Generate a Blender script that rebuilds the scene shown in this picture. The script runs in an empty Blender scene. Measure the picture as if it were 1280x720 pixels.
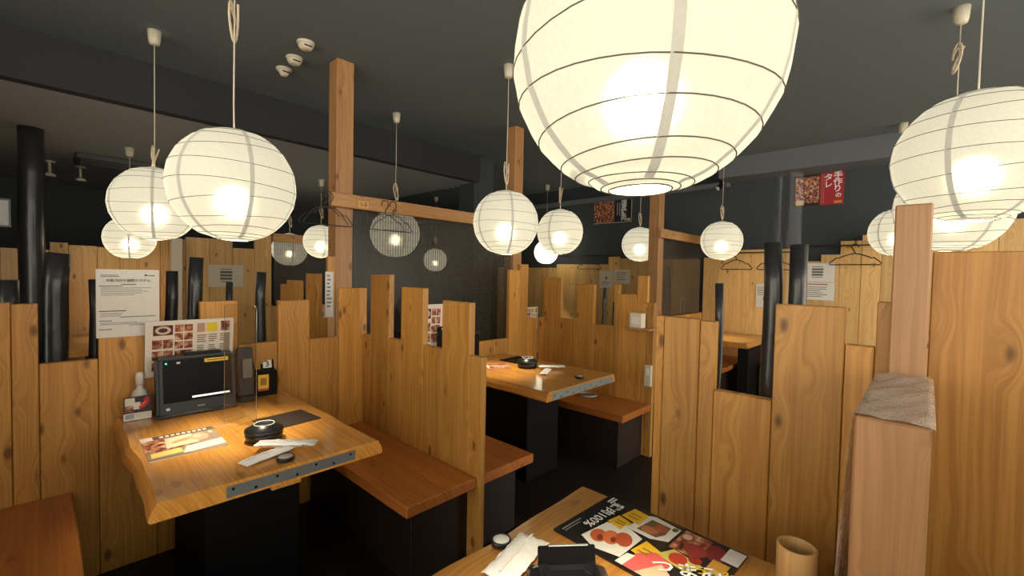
import bpy, bmesh, math, random
from mathutils import Vector, Matrix
random.seed(7)
S = bpy.context.scene
C = S.collection
PI = math.pi

# ---------------------------------------------------------------- camera, world, exposure
cam_d = bpy.data.cameras.new('camera'); cam = bpy.data.objects.new('camera', cam_d); C.objects.link(cam)
cam_d.sensor_width = 36.0; cam_d.lens = 553.4 / 1280 * 36; cam_d.clip_start = 0.02
R_ = Vector((.68568, -.72761, .02069)); D_ = Vector((-.00831, -.03624, -.99931)); F_ = Vector((.72786, .68503, -.0309))
mw = Matrix((R_, -D_, -F_)).transposed().to_4x4(); mw.translation = Vector((0, 0, 1.42))
cam.matrix_world = mw
S.camera = cam
S.view_settings.view_transform = 'Standard'; S.view_settings.look = 'None'
S.view_settings.gamma = 1.0; S.view_settings.use_curve_mapping = False
S.view_settings.exposure = 0.0
W_ = bpy.data.worlds.new('world'); S.world = W_; W_.use_nodes = True
W_.node_tree.nodes['Background'].inputs[0].default_value = (1.0, .92, .79, 1)
W_.node_tree.nodes['Background'].inputs[1].default_value = 3.9  # even warm fill added from the open side, brightens wood the lanterns leave dark
S.cycles.use_denoising = True
S.cycles.max_bounces = 8; S.cycles.transparent_max_bounces = 12
S.cycles.sample_clamp_indirect = 4.0
LANT = 0.45          # paper radiance
BULB = 85.0           # watts of the bulb inside each lantern

# ---------------------------------------------------------------- materials
_mc = {}
def nt(name):
    m = bpy.data.materials.new(name); m.use_nodes = True
    return m, m.node_tree.nodes, m.node_tree.links
def plain(name, col, rough=.55, metal=0, coat=0, bump=0, bscale=80, spec=.5):
    if name in _mc: return _mc[name]
    m, n, l = nt(name); b = n['Principled BSDF']
    b.inputs['Base Color'].default_value = (*col, 1); b.inputs['Roughness'].default_value = rough
    b.inputs['Metallic'].default_value = metal; b.inputs['Coat Weight'].default_value = coat
    b.inputs['Specular IOR Level'].default_value = spec
    tx = n.new('ShaderNodeTexNoise'); tx.inputs['Scale'].default_value = bscale; tx.inputs['Detail'].default_value = 3
    tc = n.new('ShaderNodeTexCoord'); l.new(tc.outputs['Object'], tx.inputs['Vector'])
    mx = n.new('ShaderNodeMix'); mx.data_type = 'RGBA'; mx.blend_type = 'MULTIPLY'
    rp = n.new('ShaderNodeMapRange'); rp.inputs[3].default_value = .88; rp.inputs[4].default_value = 1.1
    l.new(tx.outputs['Fac'], rp.inputs[0])
    mx.inputs[0].default_value = 1; mx.inputs[6].default_value = (*col, 1); l.new(rp.outputs[0], mx.inputs[7])
    l.new(mx.outputs[2], b.inputs['Base Color'])
    if bump:
        bp = n.new('ShaderNodeBump'); bp.inputs['Strength'].default_value = bump; bp.inputs['Distance'].default_value = .004
        l.new(tx.outputs['Fac'], bp.inputs['Height']); l.new(bp.outputs[0], b.inputs['Normal'])
    _mc[name] = m
    return m
def srgb(r, g, b):
    f = lambda c: ((c / 255 + .055) / 1.055) ** 2.4 if c > 10 else c / 255 / 12.92
    return (f(r), f(g), f(b))
def ink(col):
    return plain('ink_%d_%d_%d' % tuple(int(c) for c in col), srgb(*col), .6)

def wood(name, light, dark, axis='Z', rough=.45, coat=0., knots=1., grain=1., vary=.22):
    if name in _mc: return _mc[name]
    m, n, l = nt(name); b = n['Principled BSDF']
    def N(t, **k):
        o = n.new('ShaderNode' + t)
        for a, v in k.items(): setattr(o, a, v)
        return o
    def math_(op, a, c=None):
        o = N('Math', operation=op)
        for i, v in enumerate((a, c)):
            if v is None: continue
            if isinstance(v, (int, float)): o.inputs[i].default_value = v
            else: l.new(v, o.inputs[i])
        return o.outputs[0]
    def mrange(v, a, c, d, e, smooth=False):
        o = N('MapRange'); o.interpolation_type = 'SMOOTHSTEP' if smooth else 'LINEAR'
        for i, q in zip((1, 2, 3, 4), (a, c, d, e)): o.inputs[i].default_value = q
        l.new(v, o.inputs[0]); return o.outputs[0]
    tc = N('TexCoord'); oi = N('ObjectInfo')
    cmb = N('CombineXYZ')
    for i, k in enumerate((37., 91., 53.)):
        l.new(math_('MULTIPLY', oi.outputs['Random'], k), cmb.inputs[i])
    add = N('VectorMath', operation='ADD'); l.new(tc.outputs['Object'], add.inputs[0]); l.new(cmb.outputs[0], add.inputs[1])
    sp = N('SeparateXYZ'); l.new(add.outputs[0], sp.inputs[0])
    o3 = {'Z': (0, 1, 2), 'Y': (0, 2, 1), 'X': (1, 2, 0)}[axis]
    a_, b_, g_ = (sp.outputs[i] for i in o3)            # two cross-grain axes, one along the grain
    def vec(sa, sb, sg, a=a_, bb=b_):
        c = N('CombineXYZ')
        l.new(math_('MULTIPLY', a, sa), c.inputs[0]); l.new(math_('MULTIPLY', bb, sb), c.inputs[1]); l.new(math_('MULTIPLY', g_, sg), c.inputs[2])
        return c.outputs[0]
    vo = N('TexVoronoi', feature='F1'); vo.inputs['Scale'].default_value = 1; l.new(vec(9, 9, 4.2), vo.inputs['Vector'])
    kn = mrange(vo.outputs['Distance'], .06, .17, 1, 0, True)
    sw = mrange(vo.outputs['Distance'], .03, .5, 1, 0, True)
    n1 = N('TexNoise'); n1.inputs['Scale'].default_value = 1; n1.inputs['Detail'].default_value = 2; l.new(vec(4, 4, .9), n1.inputs['Vector'])
    gx = math_('ADD', a_, math_('MULTIPLY', b_, .6))
    gx = math_('ADD', gx, math_('MULTIPLY', n1.outputs['Fac'], .05))
    gx = math_('ADD', gx, math_('MULTIPLY', sw, .032 * knots))
    n2 = N('TexNoise'); n2.inputs['Scale'].default_value = 1; n2.inputs['Detail'].default_value = 3; n2.inputs['Roughness'].default_value = .6
    l.new(vec(105, 10, 1.4, a=gx), n2.inputs['Vector'])
    n3 = N('TexNoise'); n3.inputs['Scale'].default_value = 1; n3.inputs['Detail'].default_value = 2
    l.new(vec(17, 5, .6, a=gx), n3.inputs['Vector'])
    fine = mrange(n2.outputs['Fac'], .36, .68, 0, 1, True)
    wide = mrange(n3.outputs['Fac'], .3, .7, 0, 1)
    fac = math_('ADD', math_('MULTIPLY', fine, .62 * grain), math_('MULTIPLY', wide, .42))
    mx = N('Mix', data_type='RGBA'); l.new(fac, mx.inputs[0]); mx.inputs[6].default_value = (*light, 1); mx.inputs[7].default_value = (*dark, 1)
    mk = N('Mix', data_type='RGBA'); l.new(math_('MULTIPLY', kn, .85 * min(1, knots)), mk.inputs[0]); l.new(mx.outputs[2], mk.inputs[6])
    mk.inputs[7].default_value = (dark[0] * .28, dark[1] * .22, dark[2] * .18, 1)
    mv = N('Mix', data_type='RGBA', blend_type='MULTIPLY'); mv.inputs[0].default_value = 1
    l.new(mk.outputs[2], mv.inputs[6]); rr = mrange(oi.outputs['Random'], 0, 1, 1 - vary, 1 + vary * .6); l.new(rr, mv.inputs[7])
    l.new(mv.outputs[2], b.inputs['Base Color'])
    b.inputs['Roughness'].default_value = rough; b.inputs['Coat Weight'].default_value = coat; b.inputs['Coat Roughness'].default_value = .08
    bp = N('Bump'); bp.inputs['Strength'].default_value = .12; bp.inputs['Distance'].default_value = .002
    l.new(fine, bp.inputs['Height']); l.new(bp.outputs[0], b.inputs['Normal'])
    _mc[name] = m
    return m

CED_L, CED_D = (.66, .335, .072), (.42, .18, .028)
CEDAR = wood('cedar_upright', CED_L, CED_D)
CEDAR_X = wood('cedar_along_x', CED_L, CED_D, 'X')
CEDAR_P = wood('cedar_pale', (.86, .55, .21), (.66, .36, .11))
CEDAR_G = wood('cedar_greyed', (.46, .25, .11), (.32, .16, .065))
POSTW = wood('cedar_post', (.50, .26, .10), (.34, .16, .055), knots=.8)
BEAMX = wood('cedar_beam', (.56, .30, .11), (.40, .19, .06), 'X', knots=.7)
TABLE = wood('lacquered_table', (.76, .37, .075), (.50, .19, .033), 'Y', .3, .75, knots=.5, vary=.1)
TABLEX = wood('lacquered_table_x', (.60, .29, .06), (.40, .16, .028), 'X', .3, .75, knots=.5, vary=.1)
BENCH = wood('red_brown_bench', (.54, .185, .036), (.35, .105, .020), 'Y', .36, .25, knots=.6, vary=.12)
DARKW = wood('dark_stained_panel', (.022, .010, .006), (.012, .006, .004), 'Z', .5, vary=.1)
BAMBOO = wood('bamboo', (.62, .40, .17), (.48, .28, .10), 'Z', .35, knots=0, vary=.05)
BLACK = plain('black_plastic', (.012, .013, .014), .32)
BLACKM = plain('matt_black_board', (.006, .006, .0065), .6, spec=.12)
CHAR = plain('black_lacquered_log', (.022, .023, .024), .34, coat=.2, bump=.6, bscale=22)
CEIL = plain('charcoal_ceiling_paint', (.125, .150, .155), .85, bump=.1, bscale=40)
WALLB = plain('black_wall_paint', (.042, .050, .057), .8, bscale=12)
SOFF = plain('grey_soffit_paint', (.13, .14, .145), .85)
FLOOR = plain('dark_floor_tile', (.018, .013, .010), .55, bscale=9, spec=.2)
GREYC = plain('slate_grey_tablet_case', (.020, .025, .026), .4, spec=.35)
STEEL = plain('galvanised_steel', (.30, .33, .32), .45, metal=.7, bscale=60)
CREAM = plain('cream_plastic', (.62, .56, .42), .45)
CORDM = plain('beige_cord', (.62, .50, .34), .6)
PAPER = plain('white_paper', (.80, .78, .72), .7)
PAPERO = plain('aged_paper', (.70, .64, .50), .7)
MAT = plain('dark_brown_mat', (.030, .022, .020), .55)
WHITEP = plain('white_film', (.88, .87, .84), .35, bump=.5, bscale=60)
WIRE = plain('rib_wire', (.10, .085, .06), .6)
HANG = plain('dark_hanger_wire', (.03, .026, .025), .4)

def emis(name, col, st):
    m, n, l = nt(name); b = n['Principled BSDF']
    b.inputs['Base Color'].default_value = (*col, 1)
    b.inputs['Emission Color'].default_value = (*col, 1); b.inputs['Emission Strength'].default_value = st
    return m
def lantern_paper(name, st, seam=1.0):
    m, n, l = nt(name); n.remove(n['Principled BSDF']); out = n['Material Output']
    tc = n.new('ShaderNodeTexCoord'); no = n.new('ShaderNodeTexNoise'); no.inputs['Scale'].default_value = 26; no.inputs['Detail'].default_value = 5
    l.new(tc.outputs['Object'], no.inputs['Vector'])
    mr = n.new('ShaderNodeMapRange'); mr.inputs[1].default_value = .3; mr.inputs[2].default_value = .7
    mr.inputs[3].default_value = .93 * st * seam; mr.inputs[4].default_value = 1.07 * st * seam; l.new(no.outputs['Fac'], mr.inputs[0])
    em = n.new('ShaderNodeEmission'); em.inputs[0].default_value = (1.0, .95, .76, 1); l.new(mr.outputs[0], em.inputs[1])
    tr = n.new('ShaderNodeBsdfTranslucent'); tr.inputs[0].default_value = (.004 * seam, .004 * seam, .003 * seam, 1)
    df = n.new('ShaderNodeBsdfDiffuse'); df.inputs[0].default_value = (.30, .28, .22, 1)
    a1 = n.new('ShaderNodeAddShader'); a2 = n.new('ShaderNodeAddShader')
    l.new(tr.outputs[0], a1.inputs[0]); l.new(df.outputs[0], a1.inputs[1]); l.new(a1.outputs[0], a2.inputs[0]); l.new(em.outputs[0], a2.inputs[1])
    rf = n.new('ShaderNodeBsdfRefraction'); rf.inputs[0].default_value = (.0125 * seam, .012 * seam, .010 * seam, 1); rf.inputs['Roughness'].default_value = .72; rf.inputs['IOR'].default_value = 1.22
    a3 = n.new('ShaderNodeAddShader'); l.new(a2.outputs[0], a3.inputs[0]); l.new(rf.outputs[0], a3.inputs[1])
    l.new(a3.outputs[0], out.inputs[0]); return m
LPAPER = lantern_paper('glowing_lantern_paper', LANT)
LSEAM = lantern_paper('doubled_lantern_paper', LANT, .68)
LBRIGHT = lantern_paper('bright_lantern_paper', LANT * 5)

def clear_mat(name, tint, alpha, rough=.05, edge=.4):
    m, n, l = nt(name); n.remove(n['Principled BSDF']); out = n['Material Output']
    tr = n.new('ShaderNodeBsdfTransparent'); tr.inputs[0].default_value = (*tint, 1)
    gl = n.new('ShaderNodeBsdfGlossy'); gl.inputs[0].default_value = (.9, .9, .88, 1); gl.inputs[1].default_value = rough
    fr = n.new('ShaderNodeLayerWeight'); fr.inputs[0].default_value = .22
    mr = n.new('ShaderNodeMath'); mr.operation = 'MULTIPLY_ADD'; mr.inputs[1].default_value = edge; mr.inputs[2].default_value = alpha; l.new(fr.outputs['Facing'], mr.inputs[0])
    mx = n.new('ShaderNodeMixShader'); l.new(mr.outputs[0], mx.inputs[0]); l.new(tr.outputs[0], mx.inputs[1]); l.new(gl.outputs[0], mx.inputs[2])
    l.new(mx.outputs[0], out.inputs[0]); return m
ACRYL = clear_mat('clear_acrylic', (.95, .96, .95), .05, .12, .2)
VINYL = clear_mat('clear_vinyl', (.99, .99, .99), .0, .10, .09)
def screen_mat(name, axis):
    m, n, l = nt(name); n.remove(n['Principled BSDF']); out = n['Material Output']
    tc = n.new('ShaderNodeTexCoord'); sp = n.new('ShaderNodeSeparateXYZ'); l.new(tc.outputs['Object'], sp.inputs[0])
    mu = n.new('ShaderNodeMath'); mu.operation = 'MULTIPLY'; mu.inputs[1].default_value = 2 * PI / .023; l.new(sp.outputs['XYZ'.index(axis)], mu.inputs[0])
    si = n.new('ShaderNodeMath'); si.operation = 'SINE'; l.new(mu.outputs[0], si.inputs[0])
    mr = n.new('ShaderNodeMapRange'); mr.inputs[1].default_value = -1; mr.inputs[2].default_value = 1; mr.inputs[3].default_value = .22; mr.inputs[4].default_value = .50
    l.new(si.outputs[0], mr.inputs[0])
    tr = n.new('ShaderNodeBsdfTransparent'); tr.inputs[0].default_value = (.86, .85, .82, 1)
    df = n.new('ShaderNodeBsdfPrincipled'); df.inputs['Base Color'].default_value = (.10, .088, .075, 1); df.inputs['Roughness'].default_value = .35
    mx = n.new('ShaderNodeMixShader'); l.new(mr.outputs[0], mx.inputs[0]); l.new(tr.outputs[0], mx.inputs[1]); l.new(df.outputs[0], mx.inputs[2])
    l.new(mx.outputs[0], out.inputs[0]); return m
SCREENX = screen_mat('smoked_striped_screen', 'X')
def food_mat():
    m, n, l = nt('printed_food_photo'); b = n['Principled BSDF']
    tc = n.new('ShaderNodeTexCoord'); no = n.new('ShaderNodeTexNoise'); no.inputs['Scale'].default_value = 38; no.inputs['Detail'].default_value = 3
    l.new(tc.outputs['Object'], no.inputs['Vector'])
    cr = n.new('ShaderNodeValToRGB'); e = cr.color_ramp.elements
    e[0].position = .34; e[0].color = (.05, .015, .01, 1); e[1].position = .68; e[1].color = (.70, .52, .36, 1)
    for p, c in ((.45, (.24, .05, .03, 1)), (.54, (.45, .18, .08, 1))):
        q = e.new(p); q.color = c
    l.new(no.outputs['Fac'], cr.inputs[0]); l.new(cr.outputs[0], b.inputs['Base Color']); b.inputs['Roughness'].default_value = .35
    return m
FOOD = food_mat()

# ---------------------------------------------------------------- mesh helpers
def mesh(name, vs, fs, smooth=False):
    me = bpy.data.meshes.new(name); me.from_pydata([tuple(v) for v in vs], [], fs); me.update()
    if smooth:
        for p in me.polygons: p.use_smooth = True
    return me
def from_bm(bm, name, smooth=False):
    me = bpy.data.meshes.new(name); bm.to_mesh(me); bm.free()
    if smooth:
        for p in me.polygons: p.use_smooth = True
    return me
def box_me(sx, sy, sz, bev=.002, z0=True, seg=1):
    bm = bmesh.new(); bmesh.ops.create_cube(bm, size=1)
    for v in bm.verts:
        v.co.x *= sx; v.co.y *= sy; v.co.z = (v.co.z + (.5 if z0 else 0)) * sz
    if bev: bmesh.ops.bevel(bm, geom=list(bm.edges), offset=min(bev, .45 * min(sx, sy, sz)), segments=seg, affect='EDGES')
    return from_bm(bm, 'box')
def lathe_me(prof, seg=24, cap=True, smooth=True):
    vs, fs = [], []
    for r, z in prof:
        for i in range(seg): vs.append((r * math.cos(2 * PI * i / seg), r * math.sin(2 * PI * i / seg), z))
    for k in range(len(prof) - 1):
        for i in range(seg):
            j = (i + 1) % seg; fs.append((k * seg + i, k * seg + j, (k + 1) * seg + j, (k + 1) * seg + i))
    if cap:
        fs.append(tuple(range(seg - 1, -1, -1))); fs.append(tuple((len(prof) - 1) * seg + i for i in range(seg)))
    return mesh('lathe', vs, fs, smooth)
def tube_data(pts, r, seg=6, closed=False):
    pts = [Vector(p) for p in pts]; n = len(pts); vs, fs = [], []
    up = None
    for i, p in enumerate(pts):
        t = (pts[(i + 1) % n] - pts[i - 1]) if closed or 0 < i < n - 1 else (pts[1] - pts[0] if i == 0 else pts[-1] - pts[-2])
        t = t.normalized()
        if up is None: up = t.orthogonal().normalized()
        up = (up - t * up.dot(t)); up = up.normalized() if up.length > 1e-6 else t.orthogonal().normalized()
        s = t.cross(up)
        rr = r[i] if isinstance(r, (list, tuple)) else r
        for k in range(seg):
            a = 2 * PI * k / seg; vs.append(p + up * math.cos(a) * rr + s * math.sin(a) * rr)
    for i in range(n if closed else n - 1):
        for k in range(seg):
            q = (k + 1) % seg; a, b = i * seg, ((i + 1) % n) * seg
            fs.append((a + k, a + q, b + q, b + k))
    if not closed:
        fs.append(tuple(range(seg - 1, -1, -1))); fs.append(tuple((n - 1) * seg + k for k in range(seg)))
    return vs, fs
def tube_me(pts, r, seg=6, closed=False):
    vs, fs = tube_data(pts, r, seg, closed); return mesh('tube', vs, fs, True)
def join_me(parts, smooth=True):
    vs, fs = [], []
    for v, f in parts:
        o = len(vs); vs += list(v); fs += [tuple(i + o for i in q) for q in f]
    return mesh('joined', vs, fs, smooth)
def extr_me(outline, z0, z1, inset_top=0):
    n = len(outline); vs = [(x, y, z0) for x, y in outline] + [(x, y, z1) for x, y in outline]
    fs = [tuple(range(n - 1, -1, -1)), tuple(range(n, 2 * n))] + [(i, (i + 1) % n, n + (i + 1) % n, n + i) for i in range(n)]
    return mesh('extr', vs, fs)
def obj(name, me, mat, parent=None, loc=(0, 0, 0), rot=(0, 0, 0)):
    o = bpy.data.objects.new(name, me); C.objects.link(o)
    if mat and not me.materials: me.materials.append(mat)
    o.location = loc; o.rotation_euler = rot
    if parent: o.parent = parent
    return o
def tag(o, label, cat, group=None):
    o['label'] = label; o['category'] = cat
    if group: o['group'] = group
    return o
def thing(name, label, cat, loc=(0, 0, 0), rotz=0, group=None):
    o = bpy.data.objects.new(name, None); C.objects.link(o); o.empty_display_size = .05
    o.location = loc; o.rotation_euler = (0, 0, rotz)
    return tag(o, label, cat, group)
def struct(name, me, mat, loc=(0, 0, 0), parent=None):
    o = obj(name, me, mat, parent, loc); o['kind'] = 'structure'; return o
def text_me(s, size, align='CENTER'):
    cu = bpy.data.curves.new('txt', 'FONT'); cu.body = s; cu.size = size; cu.align_x = align; cu.align_y = 'CENTER'; cu.resolution_u = 2; cu.offset = size * .018
    o = bpy.data.objects.new('txt', cu); C.objects.link(o)
    dg = bpy.context.evaluated_depsgraph_get(); dg.update()
    me = bpy.data.meshes.new_from_object(o.evaluated_get(dg)); me.materials.clear()
    bpy.data.objects.remove(o); bpy.data.curves.remove(cu)
    return me
FACE_Y = (PI / 2, 0, 0)          # sheet on a wall that faces -Y
FACE_X = (PI / 2, 0, -PI / 2)    # sheet on a wall that faces -X
def add_prints(root, w, h, z, prints):
    if not prints: return
    vs, fs, mi, mats = [], [], [], []
    for k, q in enumerate(prints):
        if q[0] == 'ell':
            _, cx, cy, rx, ry, ro, c = q
            pts = [(cx + (rx * math.cos(a) * math.cos(ro) - ry * math.sin(a) * math.sin(ro) * h / w), cy + (rx * math.cos(a) * math.sin(ro) * w / h + ry * math.sin(a) * math.cos(ro))) for a in [2 * PI * i / 16 for i in range(16)]]
        elif q[0] == 'poly': pts, c = q[1], q[2]
        else:
            x0, y0, x1, y1, c = q; pts = ((x0, y0), (x1, y0), (x1, y1), (x0, y1))
        m = FOOD if c == 'food' else ink(c)
        if m not in mats: mats.append(m)
        zz = z + .0003 + .00003 * k
        o = len(vs); vs += [((x - .5) * w, (y - .5) * h, zz) for x, y in pts]
        fs.append(tuple(range(o, o + len(pts)))); mi.append(mats.index(m))
    me = mesh('print', vs, fs)
    for m in mats: me.materials.append(m)
    for p, i in zip(me.polygons, mi): p.material_index = i
    obj('print', me, None, root)['kind'] = 'stuff'
def sheet(name, label, cat, w, h, loc, rot, mat=PAPER, prints=(), texts=(), t=.003, group=None, bev=0):
    me = box_me(w, h, t, bev)
    o = tag(obj(name, me, mat, None, loc, rot), label, cat, group)
    add_prints(o, w, h, t, list(prints))
    for q in texts:
        s, cx, cy, sz, c = q[:5]
        obj('lettering', text_me(s, sz), ink(c), o, ((cx - .5) * w, (cy - .5) * h, t + .0035), (0, 0, q[5] if len(q) > 5 else 0))
    return o
def lines(y0, y1, n, x0, x1, col, th=.35, jit=.3):
    out = []
    for i in range(n):
        y = y0 + (y1 - y0) * (i + .5) / n; dh = (y1 - y0) / n * th / 2
        out.append((x0, y - dh, x0 + (x1 - x0) * (1 - jit * random.random()), y + dh, col))
    return out

# ---------------------------------------------------------------- room shell
ZC, ZS = 2.91, 2.58
struct('floor', box_me(11.5, 12.5, .1, 0), FLOOR, (2.5, 3.0, -.1))
struct('ceiling', box_me(11.5, 12.5, .1, 0), CEIL, (2.5, 3.0, ZC))
struct('wall_right', box_me(.12, 12.5, ZC, 0), WALLB, (6.31, 3.0, 0))
struct('wall_back', box_me(11.5, .12, ZC, 0), WALLB, (2.5, 9.2, 0))
struct('wall_left', box_me(.12, 6.4, ZC, 0), WALLB, (-1.6, 6.0, 0))
struct('trim_1', box_me(5.55, 4.9, ZC - ZS + .01, 0), plain('dropped_ceiling_painted_lit', (.38, .41, .43), .85), (1.05, 6.75, ZS))  # dropped ceiling over the rear rows; lantern light put into its lighter grey
struct('trim_5', box_me(5.55, .10, ZC - ZS + .01, 0), plain('fascia_painted_shade', (.022, .024, .027), .85), (1.05, 4.25, ZS))          # front face of the dropped ceiling; its unlit shade is put into the colour
struct('trim_2', box_me(.42, 3.6, .24, 0), SOFF, (6.05, .17, ZC - .235))                # boxed soffit along the black wall
struct('trim_3', box_me(.10, 7.2, .075, .01), SOFF, (6.20, 5.55, 2.62))                 # cable duct along the black wall
struct('trim_4', box_me(.34, .30, ZC, .004), WALLB, (3.95, 4.40, 0))                    # black structural column

# ---------------------------------------------------------------- partitions of upright boards
def partition(name, label, direction, at, boards, mat=CEDAR, thick=.036, z0=0.0, jit=.004):
    """boards: (start, end, top[, material]); direction 'X' runs along X at y=at, 'Y' runs along Y at x=at (front face at `at`)"""
    mid = sum((b[0] + b[1]) / 2 for b in boards) / len(boards)
    t = thing(name, label, 'partition', (mid, at, z0) if direction == 'X' else (at, mid, z0))
    for b in boards:
        w = abs(b[1] - b[0]) - .0022; m = b[3] if len(b) > 3 else mat
        d = random.uniform(0, jit); c = (b[0] + b[1]) / 2 - mid
        if direction == 'X': obj('board', box_me(w, thick, b[2] - z0, .003), m, t, (c, thick / 2 + d, 0))
        else: obj('board', box_me(thick, w, b[2] - z0, .003), m, t, (thick / 2 + d, c, 0))
    return t
partition('booth_partition', 'cedar plank partition behind the table with the order tablet', 'X', 2.725,
    [(-.42, -.25, 1.265), (-.25, -.09, 1.262), (-.09, -.012, 1.255), (-.012, .172, .998), (.172, .38, 1.39), (.38, .555, 1.0), (.555, .729, 1.247),
     (.729, .932, 1.006), (.932, 1.113, 1.24), (1.113, 1.297, 1.0), (1.297, 1.4885, 1.31)])
partition('booth_partition', 'stepped cedar plank partition rising from the two back-to-back red-brown benches', 'Y', 1.455,
    [(1.56, 1.652, 1.012), (1.652, 1.877, 1.274), (1.877, 2.045, 1.014), (2.045, 2.268, 1.332), (2.268, 2.402, 1.014), (2.402, 2.629, 1.402), (2.629, 2.7255, 1.005)])
partition('booth_partition', 'low cedar back partition under the wide smoked screen', 'X', 2.725,
    [(1.4905, 1.70, .85), (1.70, 1.90, .85), (1.90, 2.09, .85), (2.09, 2.28, .85), (2.28, 2.48, .85), (2.48, 2.67, .85), (2.67, 2.865, .85), (2.865, 3.0, 1.46), (3.0, 3.12, 1.515), (3.12, 3.265, 1.01)])
partition('booth_partition', 'stepped cedar partition behind the bench with the white switch box', 'Y', 3.27,
    [(1.55, 1.61, 1.22), (1.61, 1.70, 1.43), (1.70, 1.86, 1.275), (1.86, 1.907, 1.355), (1.907, 2.10, 1.005), (2.10, 2.28, 1.347), (2.28, 2.455, 1.03), (2.455, 2.665, 1.397), (2.665, 2.722, 1.01)], CEDAR)
partition('booth_partition', 'cedar plank partition with a square gap beside the table with the magazine', 'Y', 1.74,
    [(.782, .817, 1.262), (.638, .782, 1.262), (.58, .638, 1.256), (.385, .58, .998), (.187, .385, 1.337), (.113, .187, 1.22), (.078, .113, 1.36),
     (-.25, -.004, 1.508), (-.5, -.25, 1.40)], thick=.04)
partition('booth_partition', 'unseen plank partition behind the bench end, raised to block fill light', 'Y', -.40,  # out of view; tops raised to hold back the fill
    [(1.45, 1.65, 1.02), (1.65, 1.86, 1.55), (1.86, 2.05, 1.45), (2.05, 2.27, 1.60), (2.27, 2.5, 1.5), (2.5, 2.72, 1.62)])
partition('booth_partition', 'unseen plank partition added at the magazine table end to block low fill light', 'Y', -.55,  # out of view, added to keep the fill off low surfaces
    [(-1.3 + .2 * i, -1.1 + .2 * i, (1.32 if i % 2 else 1.1)) for i in range(6)] + [(-.1 + .18 * i, .08 + .18 * i, .95 + .08 * (i % 2)) for i in range(5)])
partition('booth_partition', 'unseen plank partition added behind the camera to block low fill light', 'X', -1.3,  # out of view, added as a low blocker for the fill
    [(-.9 + .2 * i, -.7 + .2 * i, 1.28 if i % 2 else 1.02) for i in range(14)])
pst = thing('corner_post', 'tall squared cedar post rising behind the plastic covered bench end', 'post', (1.705, .038, 0))
obj('shaft', box_me(.062, .080, 1.64, .004), CEDAR_G, pst)
be = thing('bench_end_panel', 'thick low cedar end panel with a clear plastic sheet over its top', 'panel', (1.385, .042, 0))
obj('panel', box_me(.57, .112, 1.155, .004), CEDAR_G, be)

# the plastic sheet over the bench end panel
def plastic_sheet():
    bm = bmesh.new(); nx, ny = 22, 26
    L0, W0 = .575, .118
    g = []
    for i in range(nx + 1):
        row = []
        x = -L0 / 2 + L0 * i / nx
        for j in range(ny + 1):
            s = j / ny          # across: hang left, top, hang right
            z = 0.0
            if s < .42:
                d = (.42 - s) / .42 * .55; y = W0 / 2 + .004 + .025 * (d / .55) ** 1.5 + .003 * math.sin(9 * x * 8 + d * 14); z = -d
            elif s < .80:
                y = W0 / 2 - W0 * (s - .42) / .38; z = .0035 + .0035 * math.sin(x * 37 + y * 60) * math.sin(y * 55 + x * 11)
            else:
                d = (s - .80) / .20 * .03; y = -W0 / 2 - .002; z = -d
            row.append(bm.verts.new((x - .003, y, z)))
        g.append(row)
    for i in range(nx):
        for j in range(ny): bm.faces.new((g[i][j], g[i + 1][j], g[i + 1][j + 1], g[i][j + 1]))
    return from_bm(bm, 'plastic', True)
m, n, l = nt('milky_plastic_sheet'); b = n['Principled BSDF']
b.inputs['Base Color'].default_value = (.90, .80, .70, 1); b.inputs['Roughness'].default_value = .14
tr = n.new('ShaderNodeBsdfTransparent'); mx = n.new('ShaderNodeMixShader'); mx.inputs[0].default_value = .55
l.new(tr.outputs[0], mx.inputs[1]); l.new(b.outputs[0], mx.inputs[2]); l.new(mx.outputs[0], n['Material Output'].inputs[0])
no = n.new('ShaderNodeTexNoise'); no.inputs['Scale'].default_value = 16; no.inputs['Detail'].default_value = 1.5; no.inputs['Distortion'].default_value = 1.2; bp = n.new('ShaderNodeBump'); bp.inputs['Strength'].default_value = .55; bp.inputs['Distance'].default_value = .006
l.new(no.outputs['Fac'], bp.inputs['Height']); l.new(bp.outputs[0], b.inputs['Normal'])
obj('plastic_sheet', plastic_sheet(), m, be, (0, 0, 1.157))

# far partitions
def steps(spans, width):
    out = []
    for a, b_, z in spans:
        k = max(1, round((b_ - a) / width))
        for i in range(k): out.append((a + (b_ - a) * i / k, a + (b_ - a) * (i + 1) / k, z))
    return out
partition('wall_cladding', 'tall pale cedar cladding under the black wall with the posters', 'Y', 6.17,
    steps([(-1.4, .10, 2.03), (.10, .38, 1.96), (.38, .55, 1.93), (.55, .74, 1.87), (.74, .92, 1.72), (.92, 1.08, 1.645), (1.08, 1.85, 1.795), (1.85, 2.24, 1.70),
           (2.30, 2.85, 1.68), (2.85, 3.2, 1.68), (3.2, 3.36, 1.87), (3.36, 3.52, 1.70), (3.52, 3.72, 1.73), (3.72, 4.75, 1.61), (4.75, 6.2, 1.55)], .19), CEDAR_P)
partition('booth_partition', 'low cedar partition under the narrow smoked screen near the red poster', 'X', 2.235,
    steps([(4.84, 6.16, .955)], .19), CEDAR)
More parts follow.
